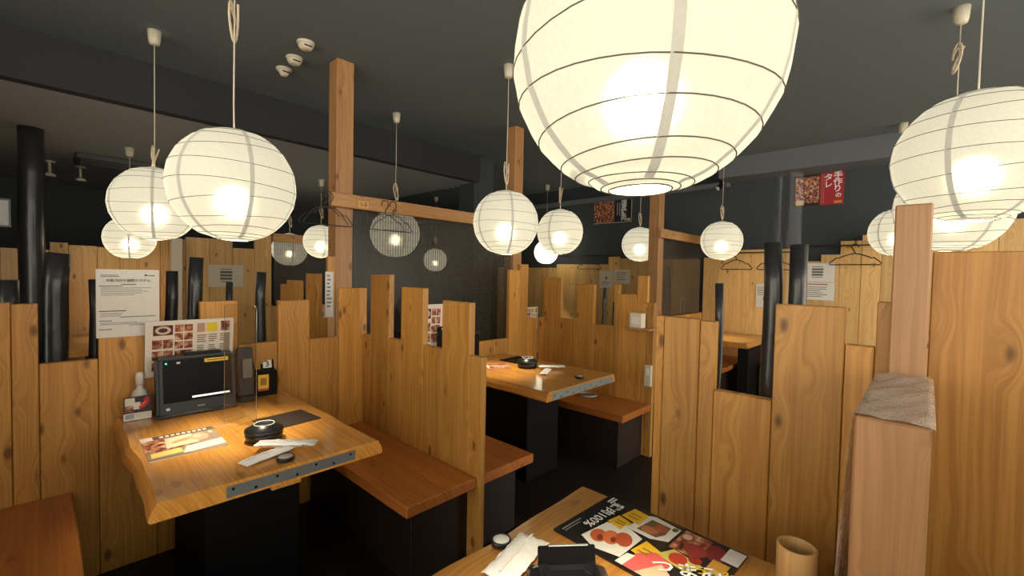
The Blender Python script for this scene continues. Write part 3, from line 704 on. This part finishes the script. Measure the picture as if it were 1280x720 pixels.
# ---------------------------------------------------------------- things on the tablet table
ZT = .7205
tb = thing('order_tablet', 'dark slate order tablet in a thick stand, screen off', 'tablet', (.515, 2.575, ZT), -.02)
def tilt_box(w, d, h, lean, bev):
    me = box_me(w, d, h, bev, seg=2)
    for v in me.vertices: v.co.y += v.co.z * lean
    return me
obj('casing', tilt_box(.318, .075, .275, .16, .012), GREYC, tb)
obj('screen_glass', tilt_box(.276, .004, .196, .16, .001), plain('dark_glass', (.004, .005, .005), .25, spec=.06), tb, (.004, -.0285, .066))
obj('top_clip', box_me(.15, .03, .014, .004), BLACK, tb, (.03, .045, .274))
obj('foot', box_me(.33, .10, .016, .005), BLACK, tb, (0, .005, 0))
s = obj('yellow_sticker', box_me(.10, .0015, .018, 0), ink((238, 196, 50)), tb, (.078, -.0045, .238), (-.16, 0, 0))
obj('sticker_print', box_me(.08, .0012, .004, 0), ink((120, 95, 30)), s, (0, -.0012, .007))
obj('white_taskbar', box_me(.155, .0015, .0085, 0), emis('lit_screen_bar', (.9, .92, .9), .75), tb, (.052, -.0300, .078), (-.16, 0, 0))
obj('status_light', lathe_me([(.0035, 0), (.0035, .002)], 10), emis('green_led', (.12, .9, .55), 2.5), tb, (-.122, -.0025, .248), (PI / 2 - .16, 0, 0))
obj('camera_window', box_me(.014, .0015, .009, 0), PAPER, tb, (-.075, -.0035, .243), (-.16, 0, 0))
obj('power_button', box_me(.014, .0015, .011, 0), PAPER, tb, (-.118, -.0335, .034), (-.16, 0, 0))
obj('maker_mark', box_me(.03, .0012, .006, 0), ink((130, 135, 135)), tb, (.01, -.0335, .033), (-.16, 0, 0))
hs = thing('tablet_side_stand', 'greyish card reader stand beside the order tablet, behind the divider', 'stand', (.742, 2.635, ZT), -.02)
obj('base', box_me(.085, .10, .03, .006), GREYC, hs); obj('back', tilt_box(.075, .03, .255, .14, .006), GREYC, hs, (0, .0, .02))
obj('card_slot', tilt_box(.045, .012, .10, .14, .003), ink((120, 118, 105)), hs, (.005, -.012, .12))
# spray bottle + card
bo = thing('spray_bottle', 'translucent white sanitiser bottle behind the small food card', 'bottle', (.308, 2.665, ZT))
obj('body', lathe_me([(.026, 0), (.032, .006), (.032, .095), (.027, .118), (.014, .134), (.013, .150)], 20), plain('milky_plastic', (.66, .63, .58), .35), bo)
obj('cap', lathe_me([(.016, .148), (.0165, .185), (.015, .20), (.009, .208)], 18), plain('white_cap', (.72, .69, .63), .4), bo)
sheet('food_card', 'small standing food card with a red chilli picture', 'card', .098, .105, (.295, 2.612, ZT + .054), (PI / 2 - .12, 0, -.06), PAPER,
      [(0, .3, 1, 1, (45, 30, 28)), (.05, .62, .4, .95, (215, 210, 195)), (.3, .45, .6, .75, (225, 215, 205)), (.05, .33, .35, .6, 'food'), ('ell', .74, .64, .26, .10, .8, (186, 38, 34)), ('ell', .70, .66, .18, .035, .8, (228, 92, 76)), ('ell', .82, .86, .12, .08, .6, (170, 36, 34)), ('ell', .2, .8, .12, .08, 0, (215, 210, 195)), (.06, .06, .38, .26, (150, 160, 160)), (.42, .08, .95, .28, (215, 205, 190))], t=.004)
# leaflet
def leaf_prints():
    p = [(0, 0, 1, 1, (150, 128, 108)), (.0, .84, .16, 1, (228, 212, 205)), (.16, .84, 1, .99, (96, 82, 72)), (.0, .3, .32, .84, 'food'), ('poly', [(.26, .34), (.70, .40), (.66, .84), (.30, .80)], (206, 190, 160)), ('ell', .50, .60, .16, .06, .5, (176, 140, 96)), ('ell', .44, .48, .14, .05, .4, (216, 196, 160)),
         ('ell', .74, .62, .13, .17, 0, (214, 158, 128)), ('ell', .72, .66, .06, .08, 0, (228, 186, 160)), ('ell', .92, .74, .06, .10, 0, (150, 140, 110)), ('ell', .92, .74, .03, .05, 0, (210, 200, 170)), ('poly', [(.04, .08), (.44, .12), (.42, .30), (.05, .26)], (222, 196, 104)), ('poly', [(.42, .04), (1, .10), (1, .36), (.5, .30)], (218, 208, 196)), (.0, .0, .5, .05, (120, 104, 96)), ('poly', [(.30, .30), (.62, .34), (.60, .38), (.30, .36)], 'food')]
    for i in range(9): p.append((.25 + .075 * i, .88, .30 + .075 * i, .95, (225, 215, 195)))
    return p
sheet('menu_leaflet', 'glossy curled menu leaflet lying before the order tablet', 'leaflet', .245, .285, (.382, 2.143, ZT), (0, 0, -.02), plain('glossy_leaflet', (.72, .66, .55), .25), leaf_prints(), t=.003)
# acrylic divider
dv = thing('acrylic_divider', 'clear acrylic divider panel with rounded corner standing on the tablet table', 'divider', (.604, 2.225, ZT))
ang = math.atan2(2.30 - 2.15, .57 - .64)
def divider_me(w, h, t, r):
    pts = [(-w / 2, 0), (w / 2, 0)]
    for cx, a0 in ((w / 2 - r, 0), (-w / 2 + r, PI / 2)):
        for i in range(7): a = a0 + PI / 2 * i / 6; pts.append((cx + r * math.cos(a), h - r + r * math.sin(a)))
    n = len(pts); vs = [(x, -t / 2, z) for x, z in pts] + [(x, t / 2, z) for x, z in pts]
    fs = [tuple(range(n)), tuple(range(2 * n - 1, n - 1, -1))] + [(i, n + i, n + (i + 1) % n, (i + 1) % n) for i in range(n)]
    return mesh('div', vs, fs)
p = obj('panel', divider_me(.19, .535, .003, .02), ACRYL, dv, (0, 0, .004), (0, 0, ang))
rim = clear_mat('acrylic_rim', (.9, .92, .9), .35, .2)
pts = [(-.095, 0, 0), (-.095, 0, .515), (-.089, 0, .529), (-.075, 0, .535), (.075, 0, .535), (.089, 0, .529), (.095, 0, .515), (.095, 0, 0)]
obj('polished_edge', tube_me(pts, .0012, 5), rim, dv, (0, 0, .004), (0, 0, ang))
for sx in (-.07, .07): obj('foot', box_me(.012, .16, .028, .002), ACRYL, dv, (sx * math.cos(ang), sx * math.sin(ang), 0), (0, 0, ang))
# black cutlery box with number 3
bx = thing('number_box', 'black table box with number 3 flap and yellow label', 'box', (.855, 2.685, ZT), -.12)
obj('body', box_me(.10, .075, .135, .003), BLACKM, bx)
fl = obj('flap', box_me(.066, .004, .085, .001), BLACKM, bx, (.015, .032, .128), (-.30, 0, 0))
obj('number_card', box_me(.044, .0012, .044, 0), PAPER, fl, (0, -.0028, .012)); obj('number', text_me('3', .042), ink(K), fl, (0, -.0040, .033), (PI / 2, 0, 0))
yl = obj('yellow_label', box_me(.052, .0012, .088, 0), ink((228, 182, 48)), bx, (-.018, -.0380, .03))
obj('label_print', box_me(.03, .0010, .04, 0), ink((150, 110, 30)), yl, (0, -.0009, .03)); obj('label_band', box_me(.052, .0012, .012, 0), ink((190, 70, 50)), yl, (0, -.0006, 0))
obj('pen', tube_me([(-.04, .02, .10), (-.062, .022, .185)], .004, 8), BLACK, bx)
# dark mat
sheet('place_mat', 'dark brown folded mat under the black pot', 'mat', .225, .195, (.778, 2.155, ZT), (0, 0, .10), MAT, t=.004)
def pot(label, x, y, z, s=1.0, ring=True):
    t = thing('lidded_pot', label, 'pot', (x, y, z)); t.scale = (s, s, s)
    obj('base', lathe_me([(.056, 0), (.066, .006), (.070, .028), (.066, .034)], 28), BLACK, t)
    obj('lid', lathe_me([(.068, .033), (.073, .038), (.070, .048), (.045, .060), (.040, .066), (.034, .066), (.030, .062)], 28), BLACK, t)
    obj('ring', tube_me([(.037 * math.cos(2 * PI * i / 24), .037 * math.sin(2 * PI * i / 24), .066) for i in range(24)], .0022, 6, True), PAPER, t)
    return t
pot('black lidded pot with a white ring on the tablet table', .622, 1.968, ZT)
def packet(label, x, y, z, L, W, rot, group='wrapped wet towels', h=.019, seed=0, tilt=0):
    rnd = random.Random(seed); nx, ny = 16, 8; vs, fs = [], []
    for s in (1, -1):
        for i in range(nx + 1):
            for j in range(ny + 1):
                u = i / nx; v = j / ny
                e = max(0, min(1, min(u, 1 - u) / .14)); f = math.sin(PI * v) ** .5 * (e ** .6)
                wid = W * (1 + .10 * (1 - e))
                zz = h / 2 + s * (h / 2) * f + rnd.uniform(-.0026, .0026) * e + (.002 * math.sin(v * 30) * (1 - e))
                vs.append(((u - .5) * L, (v - .5) * wid, max(.0004, zz)))
    m_ = (nx + 1) * (ny + 1)
    for s in (0, 1):
        for i in range(nx):
            for j in range(ny):
                a = s * m_ + i * (ny + 1) + j; q = (a, a + ny + 1, a + ny + 2, a + 1); fs.append(q if s == 0 else q[::-1])
    o = tag(obj('towel_packet', mesh('pk', vs, fs, True), WHITEP, None, (x, y, z), (0, tilt, rot)), label, 'wet towel', group)
    obj('seal_strip', box_me(L * .9, .006, .001, 0), PAPER, o, (0, 0, h + .0002))
    return o
packet('wrapped wet towel crossing over the other one beside the black pot', .648, 1.795, ZT + .017, .225, .056, -.725, seed=1)
packet('wrapped wet towel lying underneath its twin beside the black pot', .575, 1.768, ZT, .205, .056, .30, seed=2)
def dish(label, x, y, z, r=.030, fill=False):
    t = thing('small_dish', label, 'dish', (x, y, z))
    obj('dish_body', lathe_me([(r * .75, 0), (r * .98, .004), (r, .014), (r * .93, .018), (r * .86, .016), (r * .8, .012)], 22), BLACK, t)
    obj('contents', lathe_me([(r * .80, .011), (r * .82, .0165), (r * .5, .0185), (.002, .019)], 18), PAPER if fill else plain('pale_insert', (.55, .53, .48), .4), t)
    return t
dish('small black dish beside the crossed towels', .607, 1.694, ZT, .031)

# ---------------------------------------------------------------- things on the middle table
sheet('menu_leaflet', 'round-cornered food leaflet on the middle table', 'leaflet', .25, .19, (2.33, 2.375, ZT), (0, 0, -.55), plain('leaflet_red', (.52, .22, .16), .35),
      [(.05, .1, .3, .9, 'food'), (.35, .1, .62, .9, 'food'), (.66, .1, .95, .9, 'food'), (.05, .42, .95, .5, (225, 205, 190)), (.3, .1, .35, .9, (225, 205, 190))], t=.004)
sheet('place_mat', 'black mat under the pot on the middle table', 'mat', .24, .18, (2.665, 2.43, ZT), (0, 0, .05), BLACKM, t=.005)
pot('black lidded pot on the middle table', 2.515, 2.19, ZT, 1.1)
packet('wrapped wet towel near the pot on the middle table', 2.60, 2.02, ZT + .010, .20, .05, -.75, 'wet towels on the middle table', seed=5)
packet('crumpled wet towel under its neighbour on the middle table', 2.47, 1.975, ZT, .17, .055, .45, 'wet towels on the middle table', seed=6)
dish('small dark dish near the front corner of the middle table', 2.512, 1.715, ZT, .030)
tb2 = thing('order_tablet', 'black order tablet seen side-on through the stepped partition', 'tablet', (2.04, 2.615, ZT), .5)
obj('casing', tilt_box(.03, .09, .30, .0, .008), GREYC, tb2, (0, 0, 0)); obj('foot', box_me(.10, .12, .016, .004), BLACK, tb2)
obj('status_light', lathe_me([(.003, 0), (.003, .002)], 8), emis('white_led', (1, 1, 1), 1.2), tb2, (-.015, 0, .285), (0, -PI / 2, 0))
sheet('menu_board', 'photo menu standing in the middle booth behind the stepped partition', 'menu', .40, .40, (2.06, 2.69, .985), (PI / 2 + .05, 0, 0), PAPER, mp, t=.004)
sheet('menu_strip', 'narrow upright white menu edge by the last stepped plank', 'menu', .022, .465, (2.285, 2.62, .953), (PI / 2, 0, -.2), PAPER, [(.6, .05, .95, .9, G)], t=.004)
obk = thing('table_box', 'dark upright box at the back of the middle table', 'box', (2.39, 2.66, ZT))
obj('body', box_me(.07, .06, .22, .004), BLACKM, obk); obj('lid', box_me(.074, .064, .02, .003), GREYC, obk, (0, 0, .215))
sheet('menu_board', 'small photo menu seen through the far partition gap below the screen', 'menu', .22, .22, (3.20, 2.768, 1.0), (PI / 2, 0, 0), PAPER, mp, t=.004)
sheet('menu_strip', 'small slanted menu card beside the black log behind the screen', 'menu', .12, .22, (5.72, 2.33, 1.05), FACE_Y, PAPER, [(.2, .1, .8, .9, 'food')], t=.004)

# ---------------------------------------------------------------- things on the magazine table
mag = sheet('food_magazine', 'black glossy food magazine with meat photos and yellow boxes', 'magazine', .405, .275, (1.083, .515, ZT), (0, 0, -1.62), plain('glossy_black_print', (.014, .013, .013), .22),
      [], t=.006)
Y_ = (236, 186, 40); Wt = (232, 228, 218)
mpz = [(.60, .02, 1, .98, (26, 22, 20)), (.62, .58, .80, .96, 'food'), ('ell', .86, .80, .06, .14, .3, (120, 36, 42)), ('ell', .76, .70, .07, .09, 0, (150, 52, 46)), ('poly', [(.60, .38), (.80, .34), (.86, .52), (.66, .58)], (200, 190, 95)),
       ('ell', .72, .47, .055, .09, .4, (190, 60, 40)), ('ell', .80, .56, .04, .06, .4, (150, 40, 34)), (.90, .74, 1, .98, (215, 210, 205)), ('poly', [(.86, .04), (1, .04), (1, .42), (.92, .42)], (150, 165, 70)), (.87, .46, .97, .70, (205, 150, 60)), ('ell', .66, .86, .03, .05, 0, (225, 190, 160)),
       ('poly', [(.17, .12), (.30, .04), (.47, .10), (.47, .50), (.36, .56), (.20, .50)], Wt), ('ell', .25, .24, .055, .11, .5, (196, 92, 52)), ('ell', .32, .30, .055, .12, .5, (214, 112, 66)), ('ell', .39, .36, .055, .12, .5, (188, 84, 48)), ('ell', .27, .22, .02, .05, .5, (120, 52, 30)), ('ell', .345, .28, .018, .05, .5, (128, 54, 32)),
       ('poly', [(.33, .56), (.50, .56), (.60, .64), (.60, .92), (.40, .96), (.33, .90)], Wt), ('poly', [(.38, .62), (.52, .62), (.55, .72), (.54, .88), (.40, .88)], (120, 84, 50)), ('ell', .45, .70, .06, .07, .4, (196, 120, 78)), ('ell', .49, .80, .05, .07, -.4, (170, 92, 60)), ('ell', .43, .80, .03, .05, .2, (110, 100, 50)), ('ell', .57, .88, .02, .04, 0, (90, 110, 60)),
       ('poly', [(.19, .52), (.31, .48), (.33, .66), (.21, .70)], Y_), ('poly', [(.22, .72), (.37, .68), (.36, .92), (.24, .94)], Y_), ('poly', [(.48, .26), (.60, .22), (.62, .44), (.50, .50)], Y_), ('poly', [(.30, .54), (.33, .52), (.38, .66), (.36, .70)], Wt),
       ('poly', [(.52, .02), (.66, .02), (.74, .12), (.72, .36), (.60, .40), (.52, .26)], (224, 96, 92)), ('poly', [(.60, .02), (.74, .02), (.76, .20), (.68, .28)], (236, 184, 150)), ('poly', [(.47, .02), (.52, .02), (.53, .22), (.48, .20)], (240, 232, 224)),
       (.23, .555, .31, .575, (150, 110, 30)), (.235, .60, .30, .62, (150, 110, 30)), (.25, .76, .34, .78, (150, 110, 30)), (.25, .82, .34, .84, (150, 110, 30)), (.51, .30, .58, .32, (150, 110, 30)), (.52, .36, .59, .38, (150, 110, 30)), (.04, .05, .055, .35, (120, 115, 110)), (.065, .05, .075, .30, (120, 115, 110)), (.04, .84, .055, .97, Wt), (.065, .84, .08, .97, Wt)]
add_prints(mag, .405, .275, .006, mpz)
obj('lettering', text_me('鶏肉100%', .040), ink((238, 236, 230)), mag, (-.405 * .5 + .052, .022, .0095), (0, 0, -PI / 2))
obj('lettering', text_me('つまみ', .055), ink((240, 238, 232)), mag, (.128, -.040, .0098), (0, 0, .55))
obj('lettering', text_me('おつまみ', .03), ink((238, 200, 60)), mag, (.162, -.012, .0098), (0, 0, .55))
packet('large wrapped wet towel beside the black tray', .788, .706, ZT, .185, .082, .24, 'wet towels on the magazine table', h=.026, seed=9)
dish('small black dish with white contents at the table corner', .808, .780, ZT, .026, True)
ry = thing('black_tray', 'shiny black faceted tray next to the magazine', 'tray', (.800, .553, ZT), -.733); ry.scale = (1.12, 1.12, 1.0)
def tray_me():
    L = [(.062, .05, 0), (.078, .062, .004), (.082, .066, .012), (.060, .050, .030), (.055, .045, .030), (.048, .038, .018)]
    vs, fs = [], []
    for a, b_, z in L:
        c = .014
        vs += [(-a + c, -b_, z), (a - c, -b_, z), (a, -b_ + c, z), (a, b_ - c, z), (a - c, b_, z), (-a + c, b_, z), (-a, b_ - c, z), (-a, -b_ + c, z)]
    for k in range(len(L) - 1):
        for i in range(8): fs.append((k * 8 + i, k * 8 + (i + 1) % 8, (k + 1) * 8 + (i + 1) % 8, (k + 1) * 8 + i))
    fs.append(tuple(range(7, -1, -1))); fs.append(tuple(range(40, 48)))
    return mesh('tray', vs, fs)
GLOSSB = plain('gloss_black', (.010, .010, .011), .12)
obj('body', tray_me(), GLOSSB, ry); obj('raised_back', tilt_box(.122, .007, .048, .25, .002), GLOSSB, ry, (0, .044, .016))
obj('silver_edge', box_me(.085, .006, .003, .001), STEEL, ry, (.004, .0555, .063))
cu = thing('bamboo_cup', 'bamboo cup standing at the table edge by the gapped partition', 'cup', (1.178, .198, ZT))
obj('body', lathe_me([(.036, 0), (.040, .003), (.040, .092), (.0395, .094), (.034, .094), (.0335, .091), (.034, .012), (.002, .010)], 28), BAMBOO, cu)

# ---------------------------------------------------------------- hanging clear vinyl
def vinyl_me(w, h):
    nx, nz = 30, 12; vs, fs = [], []
    for k in range(nz + 1):
        for i in range(nx + 1):
            u = i / nx; a = u * 12
            vs.append((.05 * math.sin(a) * (1 - .3 * u), (u - .5) * w + .010 * math.cos(a * 1.4), -h * k / nz + .004 * math.sin(a)))
    for k in range(nz):
        for i in range(nx): q = k * (nx + 1) + i; fs.append((q, q + 1, q + nx + 2, q + nx + 1))
    return mesh('vinyl', vs, fs, True)
vn = thing('vinyl_curtain', 'bunched clear vinyl curtain hanging beside the red poster', 'curtain', (2.6, .535, 1.20))
obj('sheet', vinyl_me(.135, .76), VINYL, vn, (0, 0, .76)); obj('hem', tube_me([(0, -.07, 0), (0, .07, 0)], .004, 6), VINYL, vn, (0, 0, .765))
obj('hanging_cord', tube_me([(0, 0, .765), (0, 0, ZC - 1.20 + .003)], .0015, 5), VINYL, vn)
